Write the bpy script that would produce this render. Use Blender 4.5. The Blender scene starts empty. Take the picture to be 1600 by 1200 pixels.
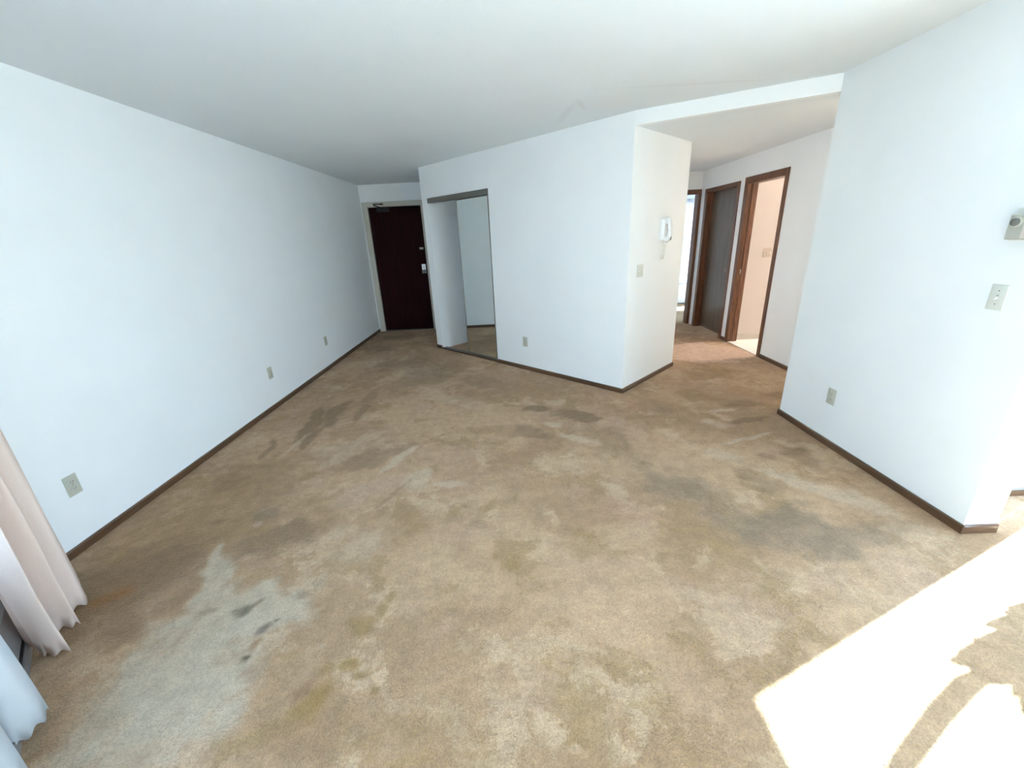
import bpy, bmesh, math, random
import numpy as np
from mathutils import Vector, Matrix

# ------------------------------------------------------------------ camera, sky, sun, exposure
sc = bpy.context.scene
COL = sc.collection
R = math.radians
S2 = 2 ** -.5

cam_d = bpy.data.cameras.new('camera')
cam_d.sensor_fit = 'HORIZONTAL'
cam_d.sensor_width = 36.0
cam_d.lens = 637.75 / 1600 * 36
cam_d.clip_start = .02
cam = bpy.data.objects.new('camera', cam_d)
COL.objects.link(cam)
CAM_YAW, CAM_PITCH, CAM_ROLL = -0.00712, 0.34541, -0.04795
_f0 = Vector((math.sin(CAM_YAW), math.cos(CAM_YAW), 0))
_r0 = Vector((math.cos(CAM_YAW), -math.sin(CAM_YAW), 0))
_u0 = Vector((0, 0, 1))
_f = math.cos(CAM_PITCH) * _f0 - math.sin(CAM_PITCH) * _u0
_u = math.sin(CAM_PITCH) * _f0 + math.cos(CAM_PITCH) * _u0
_rr = math.cos(CAM_ROLL) * _r0 + math.sin(CAM_ROLL) * _u
_uu = -math.sin(CAM_ROLL) * _r0 + math.cos(CAM_ROLL) * _u
_m = Matrix(((_rr.x, _uu.x, -_f.x, 2.4335), (_rr.y, _uu.y, -_f.y, 0.0), (_rr.z, _uu.z, -_f.z, 1.5266), (0, 0, 0, 1)))
cam.matrix_world = _m
sc.camera = cam

w = bpy.data.worlds.new('sky')
sc.world = w
w.use_nodes = True
bg = w.node_tree.nodes['Background']
bg.inputs['Color'].default_value = (0.505, 0.735, 1.0, 1)
bg.inputs['Strength'].default_value = 2.65

SUN_AZ = Vector((-.922, -.387, 0)).normalized()          # the way the sunlight travels over the floor
SUN_EL = R(38.4)
sun_d = bpy.data.lights.new('sun', 'SUN')
sun_d.energy = 21.5
sun_d.angle = R(.6)
sun_d.color = (.67, .85, 1.0)
sun = bpy.data.objects.new('sun', sun_d)
COL.objects.link(sun)
_sd = Vector((SUN_AZ.x * math.cos(SUN_EL), SUN_AZ.y * math.cos(SUN_EL), -math.sin(SUN_EL)))
sun.rotation_euler = _sd.to_track_quat('-Z', 'Y').to_euler()
sun.location = (12, 5, 9)

sc.view_settings.view_transform = 'Standard'
sc.view_settings.look = 'None'
sc.view_settings.gamma = 1
sc.view_settings.use_curve_mapping = False
sc.view_settings.exposure = 2.38
sc.cycles.use_denoising = True
sc.cycles.max_bounces = 14
sc.cycles.diffuse_bounces = 10
sc.cycles.transparent_max_bounces = 16
sc.cycles.sample_clamp_indirect = 12


def portal(loc, direction, sx, sy):
    """daylight portal filling a window opening"""
    l = bpy.data.lights.new('window_portal', 'AREA')
    l.shape = 'RECTANGLE'
    l.size, l.size_y = sx, sy
    l.cycles.is_portal = True
    o = bpy.data.objects.new('window_portal', l)
    COL.objects.link(o)
    o.location = loc
    o.rotation_euler = Vector(direction).to_track_quat('-Z', 'Z').to_euler()


# ------------------------------------------------------------------ plan of the flat (metres)
H, HH = 2.44, 2.335                    # ceiling, lower hall ceiling
YD = 7.43                              # wall with the entry door
PX, PY = 1.292, 6.040                  # where the diagonal closet wall starts
QL = 3.133                             # its length
CX, CY = PX + QL * S2, PY - QL * S2    # projecting corner
SL = 1.133
HX, HY = CX + SL * S2, CY + SL * S2    # corner where the hall begins
WX, WT = 4.679, .171                   # partition at the right
WY0, WY1 = 1.689, 3.178
HR = 5.45                              # hall right wall
HE = 6.90                              # hall end wall
PXW = 5.46                             # patio wall inner face
BY0 = 9.0                              # bedroom far wall
WU = Vector((S2, -S2, 0))              # along the diagonal window wall
W0 = Vector((0, 1.46, 0))
WL = 4.0
WE = W0 + WU * WL

# ------------------------------------------------------------------ helpers
def tag(o, label=None, cat=None, group=None, kind=None):
    if label: o['label'] = label
    if cat: o['category'] = cat
    if group: o['group'] = group
    if kind: o['kind'] = kind
    return o


def link(name, bm, mat, parent=None, smooth=False):
    me = bpy.data.meshes.new(name)
    bm.normal_update()
    bm.to_mesh(me)
    bm.free()
    me.materials.append(mat)
    if smooth:
        for p in me.polygons: p.use_smooth = True
    o = bpy.data.objects.new(name, me)
    COL.objects.link(o)
    if parent: o.parent = parent
    return o


def empty(name, loc=(0, 0, 0), rz=0.0):
    o = bpy.data.objects.new(name, None)
    o.empty_display_size = .05
    COL.objects.link(o)
    o.location = loc
    o.rotation_euler = (0, 0, rz)
    return o


def box(bm, x0, x1, y0, y1, z0, z1, bev=0.0, seg=2):
    vs = [bm.verts.new((x, y, z)) for z in (z0, z1) for y in (y0, y1) for x in (x0, x1)]
    fs = [bm.faces.new([vs[i] for i in q]) for q in
          ((0, 2, 3, 1), (4, 5, 7, 6), (0, 1, 5, 4), (2, 6, 7, 3), (0, 4, 6, 2), (1, 3, 7, 5))]
    if bev > 0:
        es = list({e for f in fs for e in f.edges})
        bmesh.ops.bevel(bm, geom=es, offset=bev, segments=seg, affect='EDGES', profile=.5)
    return bm


def prism(bm, poly, z0, z1):
    """poly counter-clockwise seen from above"""
    n = len(poly)
    a = [bm.verts.new((p[0], p[1], z0)) for p in poly]
    b = [bm.verts.new((p[0], p[1], z1)) for p in poly]
    bm.faces.new(a[::-1]); bm.faces.new(b)
    for i in range(n):
        j = (i + 1) % n
        bm.faces.new((a[i], a[j], b[j], b[i]))
    return bm


def lathe(bm, prof, axis='z', n=32, center=(0, 0, 0)):
    """prof: (radius, height); axis the turning axis"""
    rings = []
    for r, h in prof:
        ring = []
        for i in range(n):
            t = 2 * math.pi * i / n
            c, s = r * math.cos(t), r * math.sin(t)
            p = {'z': (c, s, h), 'y': (c, h, s), 'x': (h, c, s)}[axis]
            ring.append(bm.verts.new((p[0] + center[0], p[1] + center[1], p[2] + center[2])))
        rings.append(ring)
    for a, b in zip(rings, rings[1:]):
        for i in range(n):
            j = (i + 1) % n
            bm.faces.new((a[i], a[j], b[j], b[i]))
    bm.faces.new(rings[0][::-1]); bm.faces.new(rings[-1])
    bmesh.ops.recalc_face_normals(bm, faces=bm.faces[:])
    return bm


def tube(bm, pts, r, n=8):
    pts = [Vector(p) for p in pts]
    rings = []
    for i, p in enumerate(pts):
        d = (pts[min(i + 1, len(pts) - 1)] - pts[max(i - 1, 0)]).normalized()
        ref = Vector((0, 0, 1)) if abs(d.z) < .9 else Vector((1, 0, 0))
        a = d.cross(ref).normalized(); b = d.cross(a)
        rad = r[i] if isinstance(r, (list, tuple)) else r
        rings.append([bm.verts.new(p + rad * (math.cos(2 * math.pi * k / n) * a + math.sin(2 * math.pi * k / n) * b)) for k in range(n)])
    for a, b in zip(rings, rings[1:]):
        for i in range(n):
            j = (i + 1) % n
            bm.faces.new((a[i], a[j], b[j], b[i]))
    bm.faces.new(rings[0][::-1]); bm.faces.new(rings[-1])
    bmesh.ops.recalc_face_normals(bm, faces=bm.faces[:])
    return bm


def wall(name, A, B, mat, z0=0.0, z1=H, t=.1, openings=(), label=None, ext=(0, 0)):
    """slab whose room-side face runs A -> B; the room lies to the left of A -> B, the thickness to the right.
    openings are (u0, u1, z0, z1) measured from A. ext lengthens the slab's hidden back."""
    A, B = Vector((A[0], A[1], 0)), Vector((B[0], B[1], 0))
    L = (B - A).length
    d = (B - A) / L
    nrm = Vector((d.y, -d.x, 0))
    us = sorted({0.0, L} | {v for o in openings for v in o[:2]})
    zs = sorted({z0, z1} | {v for o in openings for v in o[2:]})
    def solid(i, k):
        if not (0 <= i < len(us) - 1 and 0 <= k < len(zs) - 1): return False
        u, z = (us[i] + us[i + 1]) / 2, (zs[k] + zs[k + 1]) / 2
        return not any(o[0] < u < o[1] and o[2] < z < o[3] for o in openings)
    bm = bmesh.new()
    cache = {}
    def v(i, k, back):
        if (i, k, back) not in cache:
            u = us[i]
            if back:
                if i == 0: u -= ext[0]
                if i == len(us) - 1: u += ext[1]
            p = A + d * u + nrm * (t if back else 0)
            cache[i, k, back] = bm.verts.new((p.x, p.y, zs[k]))
        return cache[i, k, back]
    for i in range(len(us) - 1):
        for k in range(len(zs) - 1):
            if not solid(i, k): continue
            bm.faces.new((v(i, k, 0), v(i, k + 1, 0), v(i + 1, k + 1, 0), v(i + 1, k, 0)))
            bm.faces.new((v(i, k, 1), v(i + 1, k, 1), v(i + 1, k + 1, 1), v(i, k + 1, 1)))
            if not solid(i - 1, k): bm.faces.new((v(i, k, 0), v(i, k, 1), v(i, k + 1, 1), v(i, k + 1, 0)))
            if not solid(i + 1, k): bm.faces.new((v(i + 1, k, 0), v(i + 1, k + 1, 0), v(i + 1, k + 1, 1), v(i + 1, k, 1)))
            if not solid(i, k - 1): bm.faces.new((v(i, k, 0), v(i + 1, k, 0), v(i + 1, k, 1), v(i, k, 1)))
            if not solid(i, k + 1): bm.faces.new((v(i, k + 1, 0), v(i, k + 1, 1), v(i + 1, k + 1, 1), v(i + 1, k + 1, 0)))
    bmesh.ops.recalc_face_normals(bm, faces=bm.faces[:])
    o = link(name, bm, mat)
    return tag(o, label or 'plain painted ' + name.replace('_', ' '), 'wall', kind='structure')


def copy_tree(o, parent=None):
    c = o.copy()
    COL.objects.link(c)
    c.parent = parent
    for ch in list(o.children): copy_tree(ch, c)
    return c


def face_rot(nx, ny):
    """z rotation that turns local +y towards (nx, ny)"""
    return math.atan2(-nx, ny)


# ------------------------------------------------------------------ materials
def new_mat(name):
    m = bpy.data.materials.new(name)
    m.use_nodes = True
    nt = m.node_tree
    return m, nt, nt.nodes['Principled BSDF']


def mat(name, col, rough=.5, metal=0.0, spec=.5, noise=0.0, nscale=30, bump=0.0, bscale=200, coat=0.0):
    m, nt, b = new_mat(name)
    b.inputs['Base Color'].default_value = (*col, 1)
    b.inputs['Roughness'].default_value = rough
    b.inputs['Metallic'].default_value = metal
    b.inputs['Specular IOR Level'].default_value = spec
    b.inputs['Coat Weight'].default_value = coat
    tc = nt.nodes.new('ShaderNodeTexCoord')
    if noise:
        n = nt.nodes.new('ShaderNodeTexNoise'); n.inputs['Scale'].default_value = nscale; n.inputs['Detail'].default_value = 4
        nt.links.new(tc.outputs['Object'], n.inputs['Vector'])
        mr = nt.nodes.new('ShaderNodeMapRange')
        mr.inputs['From Min'].default_value = .3; mr.inputs['From Max'].default_value = .7
        mr.inputs['To Min'].default_value = 1 - noise; mr.inputs['To Max'].default_value = 1 + noise
        nt.links.new(n.outputs['Fac'], mr.inputs['Value'])
        mx = nt.nodes.new('ShaderNodeVectorMath'); mx.operation = 'SCALE'
        mx.inputs[0].default_value = col
        nt.links.new(mr.outputs['Result'], mx.inputs['Scale'])
        nt.links.new(mx.outputs[0], b.inputs['Base Color'])
    if bump:
        n2 = nt.nodes.new('ShaderNodeTexNoise'); n2.inputs['Scale'].default_value = bscale; n2.inputs['Detail'].default_value = 3
        nt.links.new(tc.outputs['Object'], n2.inputs['Vector'])
        bp = nt.nodes.new('ShaderNodeBump'); bp.inputs['Strength'].default_value = bump; bp.inputs['Distance'].default_value = .004
        nt.links.new(n2.outputs['Fac'], bp.inputs['Height'])
        nt.links.new(bp.outputs['Normal'], b.inputs['Normal'])
    return m


def wood(name, dark, light, rough=.4, scale=6.0, axis='z', spec=.5, coat=0.0):
    m, nt, b = new_mat(name)
    tc = nt.nodes.new('ShaderNodeTexCoord')
    mp = nt.nodes.new('ShaderNodeMapping')
    st = {'z': (1, 1, .06), 'x': (.06, 1, 1), 'y': (1, .06, 1)}[axis]
    mp.inputs['Scale'].default_value = tuple(scale * 6 * s for s in st)
    nt.links.new(tc.outputs['Object'], mp.inputs['Vector'])
    n = nt.nodes.new('ShaderNodeTexNoise'); n.inputs['Scale'].default_value = 2.2; n.inputs['Detail'].default_value = 6; n.inputs['Distortion'].default_value = .6
    nt.links.new(mp.outputs[0], n.inputs['Vector'])
    cr = nt.nodes.new('ShaderNodeValToRGB')
    cr.color_ramp.elements[0].position = .35; cr.color_ramp.elements[0].color = (*dark, 1)
    cr.color_ramp.elements[1].position = .68; cr.color_ramp.elements[1].color = (*light, 1)
    nt.links.new(n.outputs['Fac'], cr.inputs['Fac'])
    nt.links.new(cr.outputs['Color'], b.inputs['Base Color'])
    b.inputs['Roughness'].default_value = rough
    b.inputs['Specular IOR Level'].default_value = spec
    b.inputs['Coat Weight'].default_value = coat
    b.inputs['Coat Roughness'].default_value = .12
    return m


def emit(name, col, strength):
    m, nt, b = new_mat(name)
    b.inputs['Base Color'].default_value = (.9, .9, .9, 1)
    b.inputs['Emission Color'].default_value = (*col, 1)
    b.inputs['Emission Strength'].default_value = strength
    return m


def glass(name):
    m, nt, b = new_mat(name)
    nt.nodes.remove(b)
    out = nt.nodes['Material Output']
    t = nt.nodes.new('ShaderNodeBsdfTransparent'); t.inputs['Color'].default_value = (.95, .97, .97, 1)
    g = nt.nodes.new('ShaderNodeBsdfGlossy'); g.inputs['Roughness'].default_value = .02
    mx = nt.nodes.new('ShaderNodeMixShader'); mx.inputs['Fac'].default_value = .06
    nt.links.new(t.outputs[0], mx.inputs[1]); nt.links.new(g.outputs[0], mx.inputs[2])
    nt.links.new(mx.outputs[0], out.inputs['Surface'])
    return m


def cloth(name, col, transl, transp=0.0, wscale=400):
    m, nt, b = new_mat(name)
    nt.nodes.remove(b)
    out = nt.nodes['Material Output']
    tc = nt.nodes.new('ShaderNodeTexCoord')
    n = nt.nodes.new('ShaderNodeTexNoise'); n.inputs['Scale'].default_value = wscale; n.inputs['Detail'].default_value = 2
    nt.links.new(tc.outputs['Object'], n.inputs['Vector'])
    mr = nt.nodes.new('ShaderNodeMapRange'); mr.inputs['To Min'].default_value = .86; mr.inputs['To Max'].default_value = 1.1
    nt.links.new(n.outputs['Fac'], mr.inputs['Value'])
    vm = nt.nodes.new('ShaderNodeVectorMath'); vm.operation = 'SCALE'; vm.inputs[0].default_value = col
    nt.links.new(mr.outputs[0], vm.inputs['Scale'])
    bp = nt.nodes.new('ShaderNodeBump'); bp.inputs['Strength'].default_value = .25; bp.inputs['Distance'].default_value = .002
    nt.links.new(n.outputs['Fac'], bp.inputs['Height'])
    d = nt.nodes.new('ShaderNodeBsdfDiffuse'); tr = nt.nodes.new('ShaderNodeBsdfTranslucent')
    nt.links.new(vm.outputs[0], d.inputs['Color']); nt.links.new(vm.outputs[0], tr.inputs['Color'])
    nt.links.new(bp.outputs[0], d.inputs['Normal'])
    mx = nt.nodes.new('ShaderNodeMixShader'); mx.inputs['Fac'].default_value = transl
    nt.links.new(d.outputs[0], mx.inputs[1]); nt.links.new(tr.outputs[0], mx.inputs[2])
    last = mx
    if transp:
        tp = nt.nodes.new('ShaderNodeBsdfTransparent')
        m2 = nt.nodes.new('ShaderNodeMixShader'); m2.inputs['Fac'].default_value = transp
        nt.links.new(mx.outputs[0], m2.inputs[1]); nt.links.new(tp.outputs[0], m2.inputs[2])
        last = m2
    nt.links.new(last.outputs[0], out.inputs['Surface'])
    return m


def carpet_mat():
    """beige cut pile: worn and brushed patches, stains with their own shapes, one painted strip of hall light, fine pile grain"""
    m, nt, b = new_mat('beige_carpet')
    N, Lk = nt.nodes, nt.links
    tc = N.new('ShaderNodeTexCoord')
    P = tc.outputs['Object']
    def noise(scale, detail=4, rough=.6, vec=None, dist=0.0):
        n = N.new('ShaderNodeTexNoise')
        n.inputs['Scale'].default_value = scale; n.inputs['Detail'].default_value = detail
        n.inputs['Roughness'].default_value = rough; n.inputs['Distortion'].default_value = dist
        Lk.new(vec or P, n.inputs['Vector'])
        return n
    def ramp(sock, a, z, lo=0.0, hi=1.0):
        r = N.new('ShaderNodeMapRange'); r.interpolation_type = 'SMOOTHSTEP'
        r.inputs['From Min'].default_value = a; r.inputs['From Max'].default_value = z
        r.inputs['To Min'].default_value = lo; r.inputs['To Max'].default_value = hi
        Lk.new(sock, r.inputs['Value'])
        return r.outputs['Result']
    def mix(fac, a, c, blend='MIX'):
        x = N.new('ShaderNodeMix'); x.data_type = 'RGBA'; x.blend_type = blend; x.clamp_factor = True
        if isinstance(fac, float): x.inputs['Factor'].default_value = fac
        else: Lk.new(fac, x.inputs['Factor'])
        for s, val in ((6, a), (7, c)):
            if isinstance(val, tuple): x.inputs[s].default_value = (*val, 1)
            else: Lk.new(val, x.inputs[s])
        return x.outputs[2]
    # warped position so that patches get feathery outlines
    nw = noise(6.5, 8, .72)
    sub = N.new('ShaderNodeVectorMath'); sub.operation = 'SUBTRACT'; sub.inputs[1].default_value = (.5, .5, .5)
    Lk.new(nw.outputs['Color'], sub.inputs[0])
    scl = N.new('ShaderNodeVectorMath'); scl.operation = 'SCALE'; scl.inputs['Scale'].default_value = .34
    Lk.new(sub.outputs[0], scl.inputs[0])
    add = N.new('ShaderNodeVectorMath'); add.operation = 'ADD'
    Lk.new(P, add.inputs[0]); Lk.new(scl.outputs[0], add.inputs[1])
    warped = add.outputs[0]
    # broad tone
    n1 = noise(.9, 5, .62, warped, .8)
    col = mix(ramp(n1.outputs['Fac'], .40, .60), CARPET_DARK, CARPET_LIGHT)
    n2 = noise(2.6, 6, .68, warped, .5)
    col = mix(ramp(n2.outputs['Fac'], .52, .62, 0, .7), col, CARPET_PALE)
    n3 = noise(3.3, 5, .6, warped, .9)
    col = mix(ramp(n3.outputs['Fac'], .53, .63, 0, .7), col, CARPET_OLIVE)
    n4 = noise(1.7, 5, .6, warped)
    col = mix(ramp(n4.outputs['Fac'], .52, .62, 0, .5), col, CARPET_PINK)
    # single stains, brushed strokes and one painted strip of light, kept per vertex on the floor mesh (colour already weighted, and its cover)
    at = N.new('ShaderNodeAttribute'); at.attribute_name = 'wear_and_light'
    cv = N.new('ShaderNodeAttribute'); cv.attribute_name = 'wear_light_cover'
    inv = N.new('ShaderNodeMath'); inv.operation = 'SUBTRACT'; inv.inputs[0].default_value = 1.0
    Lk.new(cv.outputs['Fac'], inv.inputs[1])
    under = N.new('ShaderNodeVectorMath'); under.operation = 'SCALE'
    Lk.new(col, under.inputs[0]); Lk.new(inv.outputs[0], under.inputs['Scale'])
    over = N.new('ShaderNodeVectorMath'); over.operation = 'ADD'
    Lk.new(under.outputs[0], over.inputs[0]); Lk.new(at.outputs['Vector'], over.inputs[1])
    # small blotches keep the stains from looking flat
    n5 = noise(14, 4, .6)
    bl = N.new('ShaderNodeVectorMath'); bl.operation = 'SCALE'
    Lk.new(over.outputs[0], bl.inputs[0]); Lk.new(ramp(n5.outputs['Fac'], .3, .7, .90, 1.10), bl.inputs['Scale'])
    col = bl.outputs[0]
    # pile grain
    g1 = noise(150, 3, .6)
    g2 = noise(58, 3, .6)
    gv = N.new('ShaderNodeMath'); gv.operation = 'ADD'
    Lk.new(ramp(g1.outputs['Fac'], .34, .66, .385, .615), gv.inputs[0]); Lk.new(ramp(g2.outputs['Fac'], .32, .68, .42, .58), gv.inputs[1])
    sc_ = N.new('ShaderNodeVectorMath'); sc_.operation = 'SCALE'
    tint = N.new('ShaderNodeVectorMath'); tint.operation = 'MULTIPLY'; tint.inputs[1].default_value = (1.13, 1.06, 1.02)
    Lk.new(col, tint.inputs[0])
    Lk.new(tint.outputs[0], sc_.inputs[0]); Lk.new(gv.outputs[0], sc_.inputs['Scale'])
    Lk.new(sc_.outputs[0], b.inputs['Base Color'])
    b.inputs['Roughness'].default_value = 1.0
    b.inputs['Specular IOR Level'].default_value = 0.1
    b.inputs['Sheen Weight'].default_value = .15
    b.inputs['Sheen Roughness'].default_value = .5
    bp = N.new('ShaderNodeBump'); bp.inputs['Strength'].default_value = .9; bp.inputs['Distance'].default_value = .012
    ad = N.new('ShaderNodeMath'); ad.operation = 'ADD'
    Lk.new(g1.outputs['Fac'], ad.inputs[0]); Lk.new(g2.outputs['Fac'], ad.inputs[1])
    Lk.new(ad.outputs[0], bp.inputs['Height']); Lk.new(bp.outputs[0], b.inputs['Normal'])
    return m


CARPET_DARK, CARPET_LIGHT = (.335, .220, .125), (.44, .305, .185)
CARPET_PALE, CARPET_OLIVE, CARPET_PINK = (.49, .365, .24), (.30, .200, .095), (.41, .280, .190)
DK, OL, GR, BR, LT, PK = (.20, .130, .068), (.25, .160, .060), (.17, .128, .085), (.22, .130, .068), (.50, .40, .29), (.42, .30, .22)
PG, RD = (.45, .395, .305), (.40, .245, .165)
#        x     y     rx   ry   angle  colour strength softness
STAINS_AND_LIGHT = [
    # broad lanes first
    (.45, 2.2, .40, 1.0, -8, OL, .45, .9), (.50, 1.55, .50, .45, -25, DK, .70, .7), (.75, 1.88, .30, .26, 0, OL, .55, .7),
    (3.10, 2.85, .26, .55, 24, DK, .50, .8), (3.42, 2.22, .27, .50, 30, GR, .55, .8), (3.80, 1.78, .42, .25, -12, GR, .70, .8),
    (4.20, 1.72, .35, .14, 15, GR, .50, .8), (3.35, 1.75, .25, .30, 20, OL, .35, .9),
    (2.75, 1.40, .55, .32, 0, (.47, .325, .205), .55, .9), (3.05, 1.95, .22, .30, 10, RD, .45, .9), (2.75, 1.75, .18, .14, 0, OL, .45, .7),
    (1.35, 2.75, .40, .16, 28, DK, .50, .6), (1.50, 2.35, .42, .22, 20, PK, .55, .7), (1.05, 2.9, .40, .22, 30, LT, .40, .8),
    (.55, 6.9, .55, .40, 0, DK, .80, .8), (.45, 6.2, .35, .40, 10, DK, .60, .8), (.95, 6.35, .30, .30, 0, BR, .45, .8),
    (1.35, 4.7, .50, .50, 0, GR, .40, .8), (.95, 5.2, .40, .40, 10, DK, .50, .8), (2.0, 4.35, .5, .25, -30, DK, .40, .8),
    (.35, 4.6, .16, .25, 0, OL, .6, .7), (.55, 5.3, .2, .3, 0, LT, .3, .8), (1.9, 3.8, .5, .2, -25, LT, .35, .8),
    (4.90, 5.13, .75, .50, -7, (.54, .41, .33), .60, .12),  # hall strip: bathroom light across the floor, painted in as paler pink
    # pale faded area by the spots and its pointed tip
    (1.12, 1.12, .46, .30, -22, PG, .85, .55), (1.25, 1.40, .36, .24, -10, PG, .80, .55), (.92, 1.60, .10, .22, 22, PG, .80, .5),
    (.80, 1.76, .035, .12, 20, PG, .75, .5), (1.00, .95, .30, .20, 0, PG, .60, .8), (1.55, 1.75, .30, .25, 15, LT, .40, .7),
    (1.10, 1.86, .26, .17, 18, DK, .72, .45), (.86, 2.08, .16, .12, 30, GR, .55, .6), (.87, 1.99, .045, .035, 0, PK, .8, .5),
    (.62, 2.05, .05, .04, 0, BR, .7, .6), (.45, 1.50, .10, .075, 0, (.27, .125, .035), .75, .7), (.70, 1.30, .12, .10, 0, BR, .6, .6),
    # brushed V strokes by the left wall
    (.56, 3.45, .085, .50, 10, DK, .75, .45), (.42, 2.95, .04, .22, 14, DK, .6, .5), (.62, 3.0, .03, .28, -6, LT, .5, .6),
    (.70, 3.65, .11, .40, 2, DK, .75, .4), (.70, 3.12, .055, .26, 4, DK, .75, .4), (.93, 3.65, .05, .30, 4, DK, .6, .5),
    (.90, 4.05, .08, .20, 0, DK, .5, .5), (.28, 3.7, .08, .45, 0, PK, .4, .7), (.40, 2.45, .2, .16, 30, BR, .45, .7),
    # pale brushed wedge in the middle
    (1.55, 2.70, .05, .26, -28, LT, .85, .45), (1.74, 2.42, .12, .20, -28, LT, .70, .5), (1.95, 2.35, .16, .05, 5, LT, .6, .5),
    (1.62, 2.25, .025, .30, -26, DK, .4, .6), (2.1, 2.1, .05, .04, 0, DK, .5, .6),
    # dark spots
    (1.155, 1.40, .040, .055, -25, (.125, .105, .065), .90, .6), (1.20, 1.44, .018, .045, -35, GR, .75, .6),
    (1.320, 1.30, .034, .050, -20, (.150, .115, .095), .90, .6), (1.348, 1.345, .014, .012, 0, (.05, .035, .025), .9, .6),
    (1.325, 1.165, .020, .020, 0, (.07, .055, .03), .95, .6), (1.33, 1.215, .020, .040, -10, BR, .7, .6), (1.38, 1.10, .06, .05, 0, BR, .3, .7),
    (1.02, 1.40, .07, .03, 10, GR, .4, .7), (1.40, 1.48, .05, .035, 0, GR, .5, .7),
    (1.83, 1.42, .025, .045, -10, OL, .8, .6), (1.80, 1.35, .035, .05, -10, OL, .7, .6), (1.73, 1.29, .055, .045, 0, OL, .75, .5),
    # yellow-brown stains near the bottom
    (1.66, .99, .085, .075, 10, (.25, .155, .050), .85, .6), (1.73, 1.11, .055, .045, 0, (.25, .155, .045), .85, .6), (1.66, 1.10, .05, .03, 20, OL, .7, .6),
    (1.60, 1.04, .04, .05, -30, BR, .75, .6), (1.79, 1.07, .05, .022, -25, OL, .8, .6), (1.875, 1.02, .035, .022, -30, (.23, .145, .05), .85, .6), (1.82, 1.075, .03, .03, 0, OL, .6, .6),
    (1.55, .90, .14, .05, 20, OL, .5, .7), (1.70, .90, .22, .08, 0, BR, .35, .8),
    (2.38, 1.62, .10, .06, 10, OL, .55, .6), (2.30, 1.66, .04, .03, 10, OL, .7, .6), (2.2, 1.9, .1, .05, 0, BR, .4, .6),
    # by the projecting corner
    (2.63, 3.50, .17, .085, -5, DK, .85, .5), (2.98, 3.32, .28, .13, -18, DK, .85, .5), (2.55, 3.05, .30, .11, -32, DK, .60, .6), (2.75, 3.18, .12, .06, -20, LT, .7, .5),
    (2.9, 2.9, .25, .08, -35, LT, .6, .6), (3.52, 3.50, .10, .12, 0, RD, .60, .7), (3.30, 3.2, .15, .2, 0, PK, .4, .8), (2.2, 3.1, .3, .12, -20, OL, .45, .6),
    # right side strokes
    (4.36, 3.10, .26, .055, 14, DK, .80, .5), (4.25, 3.30, .20, .035, 10, LT, .75, .5), (4.50, 3.45, .20, .12, 0, DK, .55, .6), (4.05, 3.05, .14, .10, 0, LT, .55, .6),
    (4.20, 2.78, .34, .030, 16, LT, .70, .6), (4.42, 2.55, .15, .06, 14, DK, .65, .6), (4.18, 2.50, .08, .05, 0, DK, .55, .6), (3.88, 2.55, .20, .14, 5, LT, .60, .6),
    (4.20, 2.15, .10, .40, 30, LT, .65, .6), (4.40, 1.95, .10, .20, 20, LT, .55, .6), (3.95, 2.25, .16, .22, 10, DK, .45, .7),
    (4.15, 3.65, .25, .18, 10, OL, .55, .7), (4.7, 4.3, .40, .22, 0, OL, .55, .7), (3.75, 3.35, .2, .08, 10, DK, .45, .7), (5.0, 3.6, .3, .2, 0, DK, .5, .7),
]

M = {}
M['wall'] = mat('wall_paint', (.86, .885, .90), .6, spec=.3, noise=.012, nscale=3, bump=.10, bscale=140)
CEIL_MARKS = [(2.94, 3.85, .05, .45, 6, (.66, .67, .68), .35, .8), (3.03, 3.60, .035, .20, -20, (.62, .63, .64), .4, .8),
              (3.75, 3.26, .90, .03, -1, (.70, .71, .73), .4, .8), (3.3, 3.6, .4, .3, 0, (.77, .78, .80), .5, .9)]
M['ceil'] = mat('ceiling_paint', (.77, .815, .85), .9, spec=.1, noise=.012, nscale=2, bump=.35, bscale=220)
M['bath'] = mat('bathroom_paint', (.47, .42, .375), .5, spec=.3, noise=.01, nscale=4)
M['carpet'] = carpet_mat()
M['bathbase'] = mat('pale_skirting', (.40, .36, .31), .45)
M['bathplate'] = mat('cream_plate', (.40, .34, .27), .4)
M['vinyl'] = mat('pale_vinyl', (.74, .70, .64), .35, noise=.03, nscale=12)
M['base'] = wood('dark_baseboard', (.055, .026, .012), (.12, .058, .026), .4, 5, 'x', .6, .8)
M['casing'] = wood('red_brown_casing', (.075, .028, .013), (.20, .082, .036), .35, 6, 'z')
M['darkdoor'] = wood('dark_brown_door', (.085, .058, .040), (.135, .098, .068), .30, 3, 'z', .4)
M['entry'] = wood('oxblood_entry_door', (.018, .0025, .003), (.030, .005, .006), .75, 3, 'z', .12)
M['steel_frame'] = mat('beige_frame', (.58, .55, .48), .5, noise=.02, nscale=20)
M['chrome'] = mat('brushed_metal', (.72, .72, .72), .25, 1.0)
M['bronze'] = mat('bronze_track', (.23, .22, .20), .38, .8)
M['black'] = mat('black_plastic', (.012, .012, .014), .4)
M['mirror'] = mat('mirror_glass', (.80, .86, .86), .012, 1.0)
M['plate'] = mat('ivory_plate', (.50, .50, .43), .4, noise=.01, nscale=40)
M['plate_pale'] = mat('pale_plate', (.66, .68, .63), .4, noise=.01, nscale=40)
M['slot'] = mat('outlet_slot', (.05, .045, .04), .6)
M['white'] = mat('white_plastic', (.82, .84, .86), .35)
M['cordw'] = mat('pale_cord', (.70, .70, .66), .5)
M['thermo'] = mat('thermostat_grey', (.46, .46, .41), .45, noise=.03, nscale=60)
M['thermolight'] = mat('thermostat_cream', (.66, .60, .55), .45)
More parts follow.
